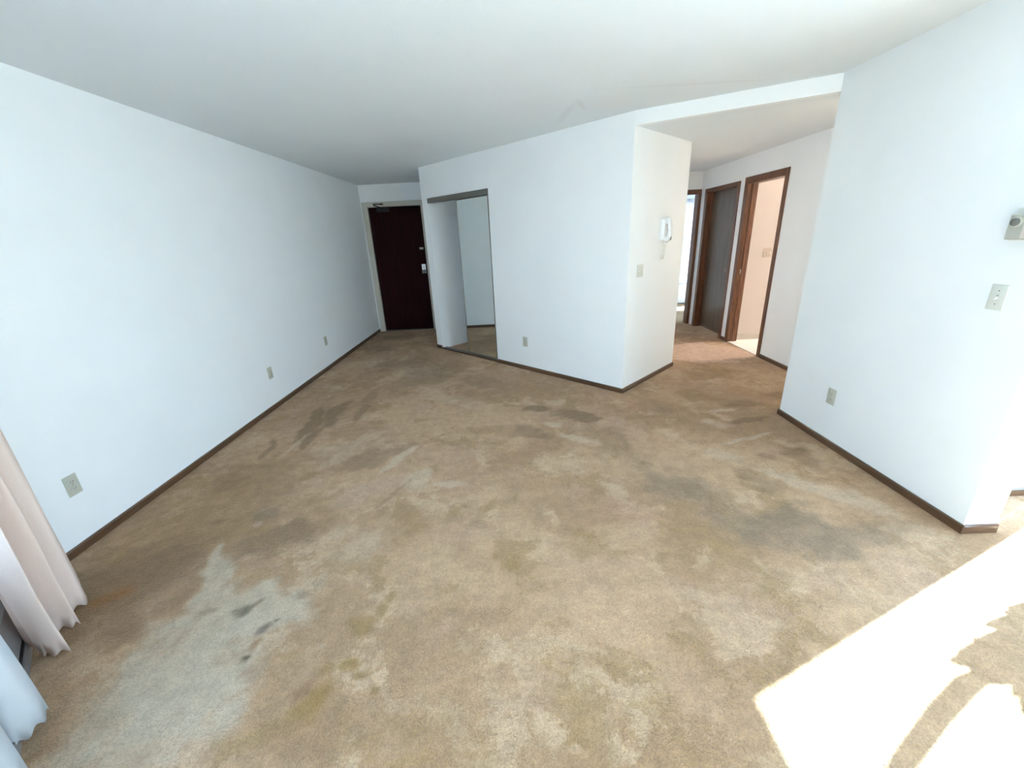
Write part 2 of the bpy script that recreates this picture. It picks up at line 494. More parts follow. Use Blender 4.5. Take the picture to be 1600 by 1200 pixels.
M['dial'] = mat('dark_dial', (.13, .135, .13), .35)
M['heater'] = mat('grey_heater_paint', (.22, .205, .20), .45, noise=.03, nscale=25)
M['drape'] = cloth('cream_drape', (.90, .78, .71), .36)
M['sheer'] = cloth('white_sheer', (.74, .77, .80), .30, .06, 700)
M['lace'] = cloth('lace_curtain', (.62, .58, .60), .5, .18, 28)
M['alu'] = mat('white_window_frame', (.78, .79, .80), .35)
M['glass'] = glass('window_glass')
M['concrete'] = mat('pale_concrete', (.42, .41, .38), .9, noise=.06, nscale=5, bump=.3, bscale=60)
M['lawn'] = mat('outdoor_ground', (.27, .28, .27), .95, noise=.25, nscale=1.5)
M['leaf'] = mat('green_leaf', (.06, .16, .04), .45, noise=.15, nscale=12)
M['soil'] = mat('potting_soil', (.05, .035, .025), .95, bump=.6, bscale=90)
M['pot'] = mat('terracotta_pot', (.42, .18, .10), .75, noise=.08, nscale=14)
M['warm'] = emit('warm_globe', (1.0, .80, .58), 12)
M['vanity'] = emit('vanity_globe', (1.0, .92, .85), 150)

def add_marks(m, marks):
    """a few faint marks laid over a paint's colour"""
    nt = m.node_tree; N, Lk = nt.nodes, nt.links
    b = next(n for n in N if n.type == 'BSDF_PRINCIPLED')
    col = b.inputs['Base Color'].links[0].from_socket
    tc = N.new('ShaderNodeTexCoord')
    for (x, y, rx, ry, ang, c, k, soft) in marks:
        mp = N.new('ShaderNodeMapping'); mp.vector_type = 'TEXTURE'
        mp.inputs['Location'].default_value = (x, y, H); mp.inputs['Rotation'].default_value = (0, 0, R(ang)); mp.inputs['Scale'].default_value = (rx, ry, 1)
        Lk.new(tc.outputs['Object'], mp.inputs['Vector'])
        ln = N.new('ShaderNodeVectorMath'); ln.operation = 'LENGTH'; Lk.new(mp.outputs[0], ln.inputs[0])
        r = N.new('ShaderNodeMapRange'); r.interpolation_type = 'SMOOTHSTEP'
        r.inputs['From Min'].default_value = 1.0; r.inputs['From Max'].default_value = 1.0 - soft; r.inputs['To Max'].default_value = k
        Lk.new(ln.outputs['Value'], r.inputs['Value'])
        x_ = N.new('ShaderNodeMix'); x_.data_type = 'RGBA'
        Lk.new(r.outputs[0], x_.inputs['Factor']); Lk.new(col, x_.inputs[6]); x_.inputs[7].default_value = (*c, 1)
        col = x_.outputs[2]
    Lk.new(col, b.inputs['Base Color'])

add_marks(M['ceil'], CEIL_MARKS)

# ------------------------------------------------------------------ large structure
FOOT = [(-.12, 1.36), (2.78, WE.y - .10), (PXW + .08, WE.y - .10), (PXW + .08, 2.08), (HR + .12, 2.08), (HR + .12, 4.0), (8.6, 4.0), (8.6, HE), (8.8, HE), (8.8, BY0 + .12), (HX - .2, BY0 + .12), (HX - .2, YD + .10), (-.12, YD + .10)]


def value_noise(X, Y, scale, octaves, seed):
    """smooth fractal noise about 0"""
    out = np.zeros_like(X); amp = 1.0; tot = 0.0
    for o_ in range(octaves):
        rs = np.random.RandomState(seed + o_)
        G = rs.rand(256, 256) - .5
        u, v = X * scale + 31.7 * o_, Y * scale + 17.3 * o_
        iu, iv = np.floor(u).astype(int), np.floor(v).astype(int)
        fu, fv = u - iu, v - iv
        fu, fv = fu * fu * (3 - 2 * fu), fv * fv * (3 - 2 * fv)
        g = lambda a_, b_: G[(iu + a_) % 256, (iv + b_) % 256]
        out += amp * ((g(0, 0) * (1 - fu) + g(1, 0) * fu) * (1 - fv) + (g(0, 1) * (1 - fu) + g(1, 1) * fu) * fv)
        tot += amp; amp *= .62; scale *= 2.05
    return out / tot * 2


def build_floor():
    st = .014
    x0, x1, y0, y1 = -.12, PXW + .08, .40, YD + .10
    nx, ny = int(round((x1 - x0) / st)), int(round((y1 - y0) / st))
    xs, ys = np.linspace(x0, x1, nx + 1), np.linspace(y0, y1, ny + 1)
    X, Y = np.meshgrid(xs, ys)
    # wear: every stain, and the painted hall light, laid over the one before
    wx = value_noise(X, Y, 5.0, 6, 11); wy = value_noise(X, Y, 5.0, 6, 41)
    C = np.zeros(X.shape + (3,)); A = np.zeros(X.shape)
    for (sx, sy, rx, ry, ang, c, k, soft) in STAINS_AND_LIGHT:
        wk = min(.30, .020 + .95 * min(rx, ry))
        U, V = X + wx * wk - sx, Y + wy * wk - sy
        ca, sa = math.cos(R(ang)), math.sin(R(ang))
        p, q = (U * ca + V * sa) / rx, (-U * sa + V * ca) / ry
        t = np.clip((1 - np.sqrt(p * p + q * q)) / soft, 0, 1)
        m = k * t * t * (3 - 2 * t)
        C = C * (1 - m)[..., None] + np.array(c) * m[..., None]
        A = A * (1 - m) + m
    verts = [(float(x), float(y), 0.0) for y in ys for x in xs]
    faces = []
    for j in range(ny):
        yc = (ys[j] + ys[j + 1]) / 2
        for i in range(nx):
            if (xs[i] + xs[i + 1]) / 2 + yc < 1.39: continue
            a_ = j * (nx + 1) + i
            faces.append((a_, a_ + 1, a_ + nx + 2, a_ + nx + 1))
    nfine = len(verts)
    for poly in ([(.99, .40), (2.86, WE.y - .10), (x1, WE.y - .10), (x1, .40)], [(x1, 4.0), (8.6, 4.0), (8.6, HE), (x1, HE)],
                 [(x1, HE), (8.8, HE), (8.8, y1), (x1, y1)], [(HX - .2, y1), (8.8, y1), (8.8, BY0 + .12), (HX - .2, BY0 + .12)]):
        faces.append(tuple(range(len(verts), len(verts) + len(poly))))
        verts += [(p[0], p[1], 0.0) for p in poly]
    n = len(FOOT); b0 = len(verts)
    verts += [(p[0], p[1], -.15) for p in FOOT] + [(p[0], p[1], -.004) for p in FOOT]
    faces.append(tuple(range(b0, b0 + n))[::-1]); faces.append(tuple(range(b0 + n, b0 + 2 * n)))
    for i in range(n):
        j = (i + 1) % n
        faces.append((b0 + i, b0 + j, b0 + n + j, b0 + n + i))
    me = bpy.data.meshes.new('floor')
    me.from_pydata(verts, [], faces)
    at = me.attributes.new('wear_and_light', 'FLOAT_VECTOR', 'POINT')
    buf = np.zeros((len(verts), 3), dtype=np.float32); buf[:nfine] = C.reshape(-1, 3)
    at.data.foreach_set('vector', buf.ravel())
    ac = me.attributes.new('wear_light_cover', 'FLOAT', 'POINT')
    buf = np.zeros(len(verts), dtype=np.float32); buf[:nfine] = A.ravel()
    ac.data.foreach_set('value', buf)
    me.materials.append(M['carpet'])
    o = bpy.data.objects.new('floor', me)
    COL.objects.link(o)
    return o


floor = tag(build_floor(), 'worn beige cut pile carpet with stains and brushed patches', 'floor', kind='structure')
bm = bmesh.new(); prism(bm, FOOT, H, H + .15)
tag(link('ceiling', bm, M['ceil']), 'flat white living room ceiling', 'ceiling', kind='structure')
bm = bmesh.new()
HDV = Vector((WX - CX, WY1 - CY, 0)).normalized(); HDN = Vector((-HDV.y, HDV.x, 0))      # header line and the way into the hall
h0 = Vector((CX, CY, 0)) + HDN * .06; h1 = Vector((WX + .02, WY1, 0)) + HDN * .05
prism(bm, [(h0.x - .02, h0.y + .01), (h1.x, h1.y), (WX + .02, 2.0), (HR + .12, 2.0), (HR + .12, HE + .12), (HX - .12, HE + .12), (HX - .12, HY - .02)], HH, H - .001)
tag(link('ceiling_hall', bm, M['ceil']), 'lower hall ceiling behind the header', 'ceiling', kind='structure')

wall('wall_left', (0, YD), (0, 1.46), M['wall'], ext=(.1, .1), label='long bare white wall with three outlets and a dark baseboard')
wall('wall_entry', (PX, YD), (0, YD), M['wall'], ext=(.1, .1), openings=[(PX - 1.045, PX - .045, 0, 2.15)], label='short white wall round the entry door')
wall('wall_entry_side', (PX, PY), (PX, YD), M['wall'], t=.08, label='white return wall beside the entry door')
c0 = Vector((PX, PY, 0)); cd = Vector((S2, -S2, 0)); cn = Vector((S2, S2, 0))      # along the closet wall / into the closet
def cp(q, d=0.0): return c0 + cd * q + cn * d
Q0, Q1 = .125, 1.325
wall('wall_closet', cp(QL), cp(0), M['wall'], ext=(-.1, 0), openings=[(QL - Q1, QL - Q0, 0, 2.06)], label='diagonal white wall with the mirrored closet opening')
wall('wall_closet_inner', cp(Q0, .72), cp(Q0, .10), M['wall'], t=.08, label='plain side wall inside the open closet')
wall('wall_closet_back', cp(1.55, .70), cp(Q0 - .02, .70), M['wall'], t=.06, label='plain back wall inside the closet')
wall('wall_closet_far', cp(1.50, .72), cp(1.50, .10), M['wall'], t=.06, label='far side wall inside the closet')
wall('wall_corner', (HX, HY), (CX, CY), M['wall'], z1=HH, t=.1, ext=(0, -.1), label='narrow white wall with the intercom phone')
bm = bmesh.new()
a0, a1 = Vector((CX, CY, 0)), Vector((WX, WY1, 0))
prism(bm, [(a0.x, a0.y), (a1.x, a1.y), (a1.x + HDN.x * .06, a1.y + HDN.y * .06), (a0.x + HDN.x * .06, a0.y + HDN.y * .06)], HH, H - .0005)
tag(link('wall_header', bm, M['wall']), 'shallow white header over the hall opening', 'wall', kind='structure')
bm = bmesh.new(); box(bm, WX, WX + WT, WY0, WY1, 0, H)
tag(link('wall_right', bm, M['wall']), 'white partition with thermostat, switch and outlet', 'wall', kind='structure')
wall('wall_dining', (HR, 1.97), (WX + WT, 1.97), M['wall'], t=.1, label='white dining wall set back beyond the partition')
# hall
DA, DB = (4.845, 5.590), (5.825, 6.690)       # bathroom doorway and dark door openings, by y
wall('wall_hall_right', (HR, 2.07), (HR, HE), M['wall'], t=.12, openings=[(DA[0] - 2.07, DA[1] - 2.07, 0, 2.03), (DB[0] - 2.07, DB[1] - 2.07, 0, 2.03)], label='white hall wall with two doorways')
EA = (4.56, 5.418)
wall('wall_hall_end', (HR + .12, HE), (HX - .1, HE), M['wall'], t=.12, openings=[(HR + .12 - EA[1], HR + .12 - EA[0], 0, 2.03)], label='white hall end wall with the bedroom doorway')
wall('wall_hall_left', (HX, HE), (HX, HY), M['wall'], t=.1, label='white hall wall behind the corner')
# bathroom
bx = HR + .12
wall('wall_bath_far', (8.5, 5.665), (bx, 5.665), M['bath'], t=.08, label='cream bathroom wall seen through the doorway')
wall('wall_bath_near', (bx, 4.1), (8.5, 4.1), M['bath'], t=.1, label='cream near wall of the bathroom')
wall('wall_bath_end', (8.5, 4.1), (8.5, 5.745), M['bath'], t=.1, label='cream end wall of the bathroom')
bm = bmesh.new(); box(bm, HR + .035, 8.5, 4.1, 5.665, 0, .006)
tag(link('floor_bathroom', bm, M['vinyl']), 'pale vinyl bathroom floor', 'floor', kind='structure')
# bedroom
wall('wall_bedroom_far', (8.7, BY0), (HX - .1, BY0), M['wall'], t=.12, openings=[(8.7 - 8.3, 8.7 - 5.95, .46, 2.06)], ext=(.1, .1), label='white bedroom wall under and around its window')
wall('wall_bedroom_left', (HX - .1, BY0), (HX - .1, HE + .12), M['wall'], t=.1, label='white bedroom side wall')
wall('wall_bedroom_right', (8.7, HE), (8.7, BY0), M['wall'], t=.1, label='white far side wall of the bedroom')
wall('wall_bedroom_near', (HR + .12, HE + .12), (8.7, HE + .12), M['wall'], t=.1, label='white near wall of the bedroom')
# window side and patio side
wall('wall_window', W0, WE, M['wall'], openings=[(.62, 2.42, .55, 2.16)], ext=(.05, .05), label='diagonal white wall with the big window')
wall('wall_back', WE, (PXW + .08, WE.y), M['wall'], ext=(.05, .05), label='white wall behind the camera')
PY0, PY1 = -.60, 1.950
wall('wall_patio', (PXW, WE.y), (PXW, 1.97), M['wall'], t=.08, openings=[(PY0 - WE.y, PY1 - WE.y, .02, 2.035)], label='white wall with the sliding patio door')

bm = bmesh.new(); box(bm, -40, 60, -40, 60, -.30, -.16)
tag(link('ground', bm, M['lawn']), 'ground outside the flat', 'ground', kind='structure')
bm = bmesh.new(); box(bm, PXW + .08, PXW + 3.2, -2.2, 3.6, -.158, -.02)
tag(link('patio_slab', bm, M['concrete']), 'pale concrete patio slab outside the sliding door', 'patio', kind='structure')

# windows: daylight comes in through these
pc = W0 + WU * 1.52; wn = Vector((S2, S2, 0))
portal((pc.x - wn.x * .06, pc.y - wn.y * .06, 1.355), wn, 1.80, 1.61)
portal((PXW + .06, (PY0 + PY1) / 2, 1.03), (-1, 0, 0), 2.55, 2.01)
portal((7.125, BY0 + .08, 1.26), (0, -1, 0), 2.35, 1.60)

# ------------------------------------------------------------------ baseboards
BH, BT = .048, .011
def baseboard(name, A, B, label, e=(0, 0), m='base', h=BH):
    """board along A -> B, room to the left"""
    A, B = Vector((A[0], A[1], 0)), Vector((B[0], B[1], 0))
    d = (B - A).normalized(); n = Vector((-d.y, d.x, 0))
    A, B = A - d * e[0], B + d * e[1]
    L = (B - A).length
    bm = bmesh.new()
    prof = [(0, 0), (BT, 0), (BT, h - .008), (BT - .004, h), (0, h)]
    va = [bm.verts.new((0, y, z)) for y, z in prof]; vb = [bm.verts.new((L, y, z)) for y, z in prof]
    bm.faces.new(va[::-1]); bm.faces.new(vb)
    for i in range(len(prof)):
        j = (i + 1) % len(prof)
        bm.faces.new((va[i], vb[i], vb[j], va[j]))
    bmesh.ops.recalc_face_normals(bm, faces=bm.faces[:])
    o = link(name, bm, M[m])
    o.location = A; o.rotation_euler = (0, 0, math.atan2(d.y, d.x))
    return tag(o, label, 'baseboard', kind='structure')

baseboard('baseboard_left', (0, YD), (0, 1.52), 'dark brown baseboard along the long left wall')
baseboard('baseboard_closet', cp(QL), cp(Q1 + .012), 'dark brown baseboard along the diagonal wall', (BT, 0))
baseboard('baseboard_closet_stub', cp(Q0 - .004), cp(0), 'short dark baseboard left of the closet opening')
baseboard('baseboard_corner', (HX, HY), (CX, CY), 'dark brown baseboard under the intercom phone', (BT, 0))
baseboard('baseboard_right', (WX, WY0), (WX, WY1), 'dark brown baseboard along the right partition', (BT, BT))
baseboard('baseboard_right_end', (WX + WT, WY0), (WX, WY0), 'baseboard across the sunlit end of the partition')
baseboard('baseboard_dining', (HR, 1.97), (WX + WT, 1.97), 'dark baseboard along the dining wall')
baseboard('baseboard_hall', (HR, 2.07), (HR, DA[0] - .045), 'dark baseboard beside the bathroom doorway')
baseboard('baseboard_bathroom', (8.5, 5.665), (HR + .12, 5.665), 'pale skirting along the cream bathroom wall', m='bathbase', h=.085)
baseboard('baseboard_between', (HR, DA[1] + .06), (HR, DB[0] - .055), 'short baseboard between the two hall doors')

# ------------------------------------------------------------------ doors
# entry door, local x along the wall from the left corner, local y out of the wall (towards the room)
d1 = tag(empty('door_1', (0, YD, 0)), 'dark oxblood entry door in a beige frame', 'door', kind='structure')
bm = bmesh.new(); box(bm, .113, .992, .03, .072, .012, 2.092, .002)
leaf = link('door_leaf', bm, M['entry'], d1)
bm = bmesh.new()
for a in ((.020, .108, 0, 2.175), (.997, 1.075, 0, 2.175), (.108, .997, 2.097, 2.175)):
    box(bm, a[0], a[1], -.016, .10, a[2], a[3], .004)
link('door_frame', bm, M['steel_frame'], d1)
bm = bmesh.new(); box(bm, .098, .130, .0745, .098, .012, 2.098); box(bm, .975, 1.005, .0745, .098, .012, 2.098); box(bm, .130, .975, .0745, .098, 2.070, 2.098)
link('door_stop', bm, M['steel_frame'], d1)
bm = bmesh.new(); box(bm, .108, .997, -.012, .09, 0, .012, .003)
link('threshold', bm, M['bronze'], d1)
bm = bmesh.new(); box(bm, .898, .968, .024, .031, .995, 1.150, .003)
lock = link('lock_plate', bm, M['chrome'], d1)
bm = bmesh.new(); lathe(bm, [(.010, .024), (.011, .000), (.027, -.008), (.030, -.025), (.024, -.042), (.008, -.046)], 'y', 28, (.934, 0, 1.030))
link('door_knob', bm, M['dial'], lock, True)
bm = bmesh.new(); lathe(bm, [(.016, .025), (.016, .016), (.012, .012)], 'y', 24, (.930, 0, 1.112))
link('deadbolt_cylinder', bm, M['chrome'], lock, True)
for z in (1.402, 1.422):
    bm = bmesh.new(); box(bm, .895, .962, .016, .031, z - .0045, z + .0045, .002)
    link('latch_bar', bm, M['chrome'], d1)
cl = bmesh.new(); box(cl, .255, .455, -.012, .030, 2.022, 2.078, .008)
closer = tag(link('door_closer', cl, M['black'], d1), 'black door closer')
bm = bmesh.new(); tube(bm, [(.335, -.022, 2.082), (.250, -.07, 2.118), (.238, -.085, 2.130)], .009)
link('closer_arm', bm, M['black'], closer)
bm = bmesh.new(); tube(bm, [(.236, -.085, 2.135), (.30, -.045, 2.136), (.352, -.012, 2.136)], .009); box(bm, .325, .380, -.030, -.015, 2.125, 2.147, .002)
link('closer_link', bm, M['black'], closer)

# mirrored sliding closet door, local x = along the wall from its left end, local y = towards the room
rz = face_rot(-S2, -S2)
# local +x must run along +cd; with +y to the room the wall runs along -x, so place the empty at the right end
d2 = tag(empty('door_2', cp(Q1), rz), 'sliding mirrored closet doors, left half standing open', 'door', kind='structure')
OW = Q1 - Q0
def lx(q): return Q1 - q              # local x of a wall coordinate q
bm = bmesh.new(); box(bm, 0.0, OW, -.085, .004, 1.998, 2.058, .003)
link('top_track', bm, M['bronze'], d2)
bm = bmesh.new(); box(bm, 0.0, OW, -.085, -.002, 0, .016, .002); box(bm, 0, OW, -.010, .006, 0, .026, .002)
link('bottom_track', bm, M['base'], d2)
bm = bmesh.new(); box(bm, 0.0, .014, -.090, .006, .016, 1.998, .002)
link('side_jamb', bm, M['bronze'], d2)
for k, (qa, y0) in enumerate(((.700, -.036), (.740, -.074))):
    a, b_ = lx(1.311), lx(qa)
    if k: a, b_ = lx(1.311), lx(qa)
    bm = bmesh.new(); box(bm, a + .006, b_ - .006, y0, y0 + .008, .040, 1.990)
    mp_ = link('mirror_panel', bm, M['mirror'], d2)
    bm = bmesh.new()
    box(bm, a, a + .007, y0 - .006, y0 + .012, .020, 1.996); box(bm, b_ - .007, b_, y0 - .006, y0 + .012, .020, 1.996)
    box(bm, a + .007, b_ - .007, y0 - .006, y0 + .012, .020, .042); box(bm, a + .007, b_ - .007, y0 - .006, y0 + .012, 1.984, 1.996)
    link('mirror_frame', bm, M['bronze'], mp_)

# doorway casings of the hall: local x along +y of the hall wall is awkward, so these are built in room coordinates
def hall_casing(name, y0, y1, top, wa, wb, wt, label, cat):
    """frame round an opening y0..y1 in the hall right wall: casings on the hall face and jamb lining"""
    o = tag(empty(name, (HR, y0, 0)), label, cat, kind='structure')
    bm = bmesh.new()
    box(bm, -.013, 0, -wa, .012, 0, top + wt, .002)
    box(bm, -.013, 0, y1 - y0 - .012, y1 - y0 + wb, 0, top + wt, .002)
    box(bm, -.013, 0, .012, y1 - y0 - .012, top - .012, top + wt, .002)
    link('casing', bm, M['casing'], o)
    bm = bmesh.new()
    box(bm, -.001, .121, 0, .014, 0, top - .0); box(bm, -.001, .121, y1 - y0 - .014, y1 - y0, 0, top)
    box(bm, -.001, .121, .014, y1 - y0 - .014, top - .014, top)
    link('jamb', bm, M['casing'], o)
    bm = bmesh.new()
    box(bm, .050, .085, .014, .026, 0, top - .014); box(bm, .050, .085, y1 - y0 - .026, y1 - y0 - .014, 0, top - .014)
    link('door_stop', bm, M['casing'], o)
    return o

d3 = hall_casing('door_3', DA[0], DA[1], 2.03, .045, .060, .062, 'open bathroom doorway with red-brown wood casing', 'door')
bm = bmesh.new(); box(bm, .035, .052, DA[1] - DA[0] - .017, DA[1] - DA[0] - .0135, .93, .985)
link('strike_plate', bm, M['chrome'], d3)
bm = bmesh.new(); box(bm, 0, .12, .014, DA[1] - DA[0] - .014, 0.0, .010, .003)
link('threshold', bm, M['vinyl'], d3)
d4 = hall_casing('door_4', DB[0], DB[1], 2.03, .055, .060, .040, 'closed dark brown door in the hall', 'door')
bm = bmesh.new(); box(bm, .085, .120, .016, DB[1] - DB[0] - .016, .012, 2.014, .002)
leaf4 = link('door_leaf', bm, M['darkdoor'], d4)
bm = bmesh.new(); lathe(bm, [(.024, .086), (.024, .080), (.010, .076), (.011, .055), (.026, .045), (.027, .028), (.018, .020)], 'x', 24, (0, .10, .95))
link('door_knob', bm, M['bronze'], leaf4, True)

d5 = tag(empty('door_5', (EA[0], HE, 0)), 'open bedroom doorway at the end of the hall', 'door', kind='structure')
EW = EA[1] - EA[0]
bm = bmesh.new()
box(bm, -.055, .012, -.013, 0, 0, 2.085, .002); box(bm, EW - .012, EW + .030, -.013, 0, 0, 2.085, .002); box(bm, .012, EW - .012, -.013, 0, 2.018, 2.085, .002)
link('casing', bm, M['casing'], d5)
bm = bmesh.new()
box(bm, 0, .014, -.001, .121, 0, 2.03); box(bm, EW - .014, EW, -.001, .121, 0, 2.03); box(bm, .014, EW - .014, -.001, .121, 2.016, 2.03)
link('jamb', bm, M['casing'], d5)

# patio door
d6 = tag(empty('door_6', (PXW, PY0, 0)), 'white framed sliding glass patio door', 'door', kind='structure')
PW = PY1 - PY0
bm = bmesh.new()
for a in ((0, .045, .02, 2.035), (PW - .03, PW, .02, 2.035)): box(bm, .005, .078, a[0], a[1], a[2], a[3])
box(bm, .005, .078, .045, PW - .03, 1.995, 2.035); box(bm, .005, .078, .045, PW - .03, .02, .05)
link('frame', bm, M['alu'], d6)
bm = bmesh.new(); box(bm, .018, .062, PW / 2 - .04, PW / 2 + .02, .05, 1.995)
link('meeting_stile', bm, M['alu'], d6)
for a, b_, x in ((.045, PW / 2 - .04, .026), (PW / 2 + .02, PW - .03, .050)):
    bm = bmesh.new(); box(bm, x, x + .006, a, b_, .05, 1.995)
    link('pane', bm, M['glass'], d6)

# windows
rzw = face_rot(S2, S2)
win1 = tag(empty('window_1', W0 + WU * .62, rzw), 'wide white framed window in the diagonal wall', 'window', kind='structure')
OWW = 1.80
bm = bmesh.new()
for a in ((0, .05), (OWW - .05, OWW), (OWW / 2 - .03, OWW / 2 + .03)): box(bm, a[0], a[1], -.09, -.02, .55, 2.16)
for z in ((.55, .60), (2.11, 2.16)):
    box(bm, .05, OWW / 2 - .03, -.09, -.02, *z); box(bm, OWW / 2 + .03, OWW - .05, -.09, -.02, *z)
link('frame', bm, M['alu'], win1)
for a, b_ in ((.05, OWW / 2 - .03), (OWW / 2 + .03, OWW - .05)):
    bm = bmesh.new(); box(bm, a, b_, -.058, -.052, .60, 2.11)
    link('pane', bm, M['glass'], win1)
bm = bmesh.new(); box(bm, -.04, OWW + .04, -.018, .035, .525, .55, .004)
link('sill', bm, M['alu'], win1)

win2 = tag(empty('window_2', (5.95, BY0, 0)), 'bright bedroom window behind a lace curtain', 'window', kind='structure')
bm = bmesh.new()
for a in ((0, .045), (2.305, 2.35), (1.15, 1.20)): box(bm, a[0], a[1], .03, .10, .46, 2.06)
for z in ((.46, .505), (2.015, 2.06)):
    box(bm, .045, 1.15, .03, .10, *z); box(bm, 1.20, 2.305, .03, .10, *z)
link('frame', bm, M['alu'], win2)
for a, b_ in ((.045, 1.15), (1.20, 2.305)):
    bm = bmesh.new(); box(bm, a, b_, .062, .068, .505, 2.015)
    link('pane', bm, M['glass'], win2)

# ------------------------------------------------------------------ wall outlets and switches
def plate_bm(wd, ht):
    bm = bmesh.new(); box(bm, -wd / 2, wd / 2, -.0005, .006, -ht / 2, ht / 2, .0035, 3)
    return bm

def make_outlet():
    o = empty('wall_outlet')
    link('cover_plate', plate_bm(.072, .116), M['plate'], o, True)
    for s in (-1, 1):
        bm = bmesh.new()
        n = 24; ring = []
        for i in range(n):
            t = 2 * math.pi * i / n
            x, z = .0172 * math.cos(t), max(-.0135, min(.0135, .0172 * math.sin(t)))
            ring.append((x, z))
        a = [bm.verts.new((x, .005, z + s * .0195)) for x, z in ring]; b_ = [bm.verts.new((x * .96, .0082, z * .96 + s * .0195)) for x, z in ring]
        bm.faces.new(b_)
        for i in range(n): bm.faces.new((a[i], a[(i + 1) % n], b_[(i + 1) % n], b_[i]))
        bmesh.ops.recalc_face_normals(bm, faces=bm.faces[:])
        r = link('receptacle', bm, M['plate'], o)
        bm = bmesh.new()
        for x, hgt in ((-.0065, .0045), (.0065, .0036)): box(bm, x - .0012, x + .0012, .0080, .0087, s * .0195 + .003 - hgt, s * .0195 + .003 + hgt)
        lathe(bm, [(.0024, .0080), (.0024, .0087)], 'y', 12, (0, 0, s * .0195 - .0078))
        link('slots', bm, M['slot'], r)
    bm = bmesh.new(); lathe(bm, [(.0034, .0055), (.0034, .0072), (.002, .0078)], 'y', 14)
    link('screw', bm, M['chrome'], o)
    return o

def put(o, x, y, z, nx, ny):
    o.location = (x, y, z); o.rotation_euler = (0, 0, face_rot(nx, ny))
    return o

out0 = make_outlet()
spots = [
    (0, 1.926, .365, 1, 0, 'ivory outlet on the long wall beside the cream drape'),
    (0, 3.888, .362, 1, 0, 'middle outlet of the three along the long bare wall'),
    (0, 5.206, .365, 1, 0, 'outlet on the long wall closest to the entry door'),
    (2.582, 4.750, .346, -S2, -S2, 'ivory outlet on the diagonal wall beside the mirrored closet'),
    (WX, 2.678, .358, -1, 0, 'ivory outlet low on the thermostat partition, towards the hall'),
]
for i, (x, y, z, nx, ny, lab) in enumerate(spots):
    o = out0 if i == 0 else copy_tree(out0)
    put(o, x, y, z, nx, ny)
    tag(o, lab, 'outlet', 'outlets low on the living room walls')

def make_switch(gangs, m='plate_pale'):
    o = empty('light_switch')
    wd = .072 + .046 * (gangs - 1)
    link('cover_plate', plate_bm(wd, .116), M[m], o, True)
    for g in range(gangs):
        x = (g - (gangs - 1) / 2) * .046
        bm = bmesh.new()
        box(bm, x - .0052, x + .0052, .0055, .0068, -.012, .012)
        link('toggle_slot', bm, M['thermo'], o)
        bm = bmesh.new()
        vs = [(-.0042, .006, -.007), (.0042, .006, -.007), (.0042, .006, .006), (-.0042, .006, .006), (-.0034, .018, -.010), (.0034, .018, -.010), (.0034, .017, -.004), (-.0034, .017, -.004)]
        v = [bm.verts.new((a + x, b_, c)) for a, b_, c in vs]
        for q in ((0, 1, 2, 3), (4, 7, 6, 5), (0, 4, 5, 1), (1, 5, 6, 2), (2, 6, 7, 3), (3, 7, 4, 0)): bm.faces.new([v[i] for i in q])
        bmesh.ops.recalc_face_normals(bm, faces=bm.faces[:])
        link('toggle', bm, M['white'], o)
        for s in (-1, 1):
            bm = bmesh.new(); lathe(bm, [(.003, .0055), (.003, .0068), (.002, .0072)], 'y', 12, (x, 0, s * .030))
            link('screw', bm, M['chrome'], o)
    return o

tag(put(make_switch(1), WX, 1.886, 1.164, -1, 0), 'single light switch under the thermostat on the partition', 'light switch')
sw2 = make_switch(2); cs = Vector((CX, CY, 0)) + Vector((S2, S2, 0)) * .217
tag(put(sw2, cs.x, cs.y, 1.172, S2, -S2), 'double switch plate below the white intercom phone', 'light switch')
sw3 = make_switch(2, 'bathplate')
tag(put(sw3, 5.872, 5.665, 1.178, 0, -1), 'cream double switch plate on the bathroom wall', 'light switch')

# ------------------------------------------------------------------ thermostat
th = tag(put(empty('thermostat'), WX, 1.861, 1.469, -1, 0), 'grey beige wall thermostat with a dark round dial', 'thermostat')
# local +x points along +y of the room
bm = bmesh.new(); box(bm, -.061, .061, -.0005, .008, -.056, .078, .004); link('wall_plate', bm, M['plate_pale'], th)
bm = bmesh.new(); box(bm, -.059, .059, .006, .034, -.053, .053, .007, 3); body = link('body', bm, M['thermo'], th, False)
bm = bmesh.new(); box(bm, -.050, -.004, .033, .0365, -.048, .012, .002); link('cover_panel', bm, M['thermolight'], th)
bm = bmesh.new(); lathe(bm, [(.0225, .033), (.0225, .037), (.018, .039)], 'y', 32, (.026, 0, .020)); dr = link('dial_ring', bm, M['plate'], th, True)
bm = bmesh.new(); lathe(bm, [(.016, .038), (.0165, .046), (.013, .050), (.004, .051)], 'y', 32, (.026, 0, .020)); box(bm, .024, .028, .048, .053, .008, .034)
link('dial', bm, M['dial'], th, False)

# ------------------------------------------------------------------ intercom phone on the narrow wall
ip = Vector((CX, CY, 0)) + Vector((S2, S2, 0)) * .640
ph = tag(put(empty('intercom_phone', ), ip.x, ip.y, 1.525, S2, -S2), 'white intercom phone with handset hung on the narrow hall wall', 'intercom phone')
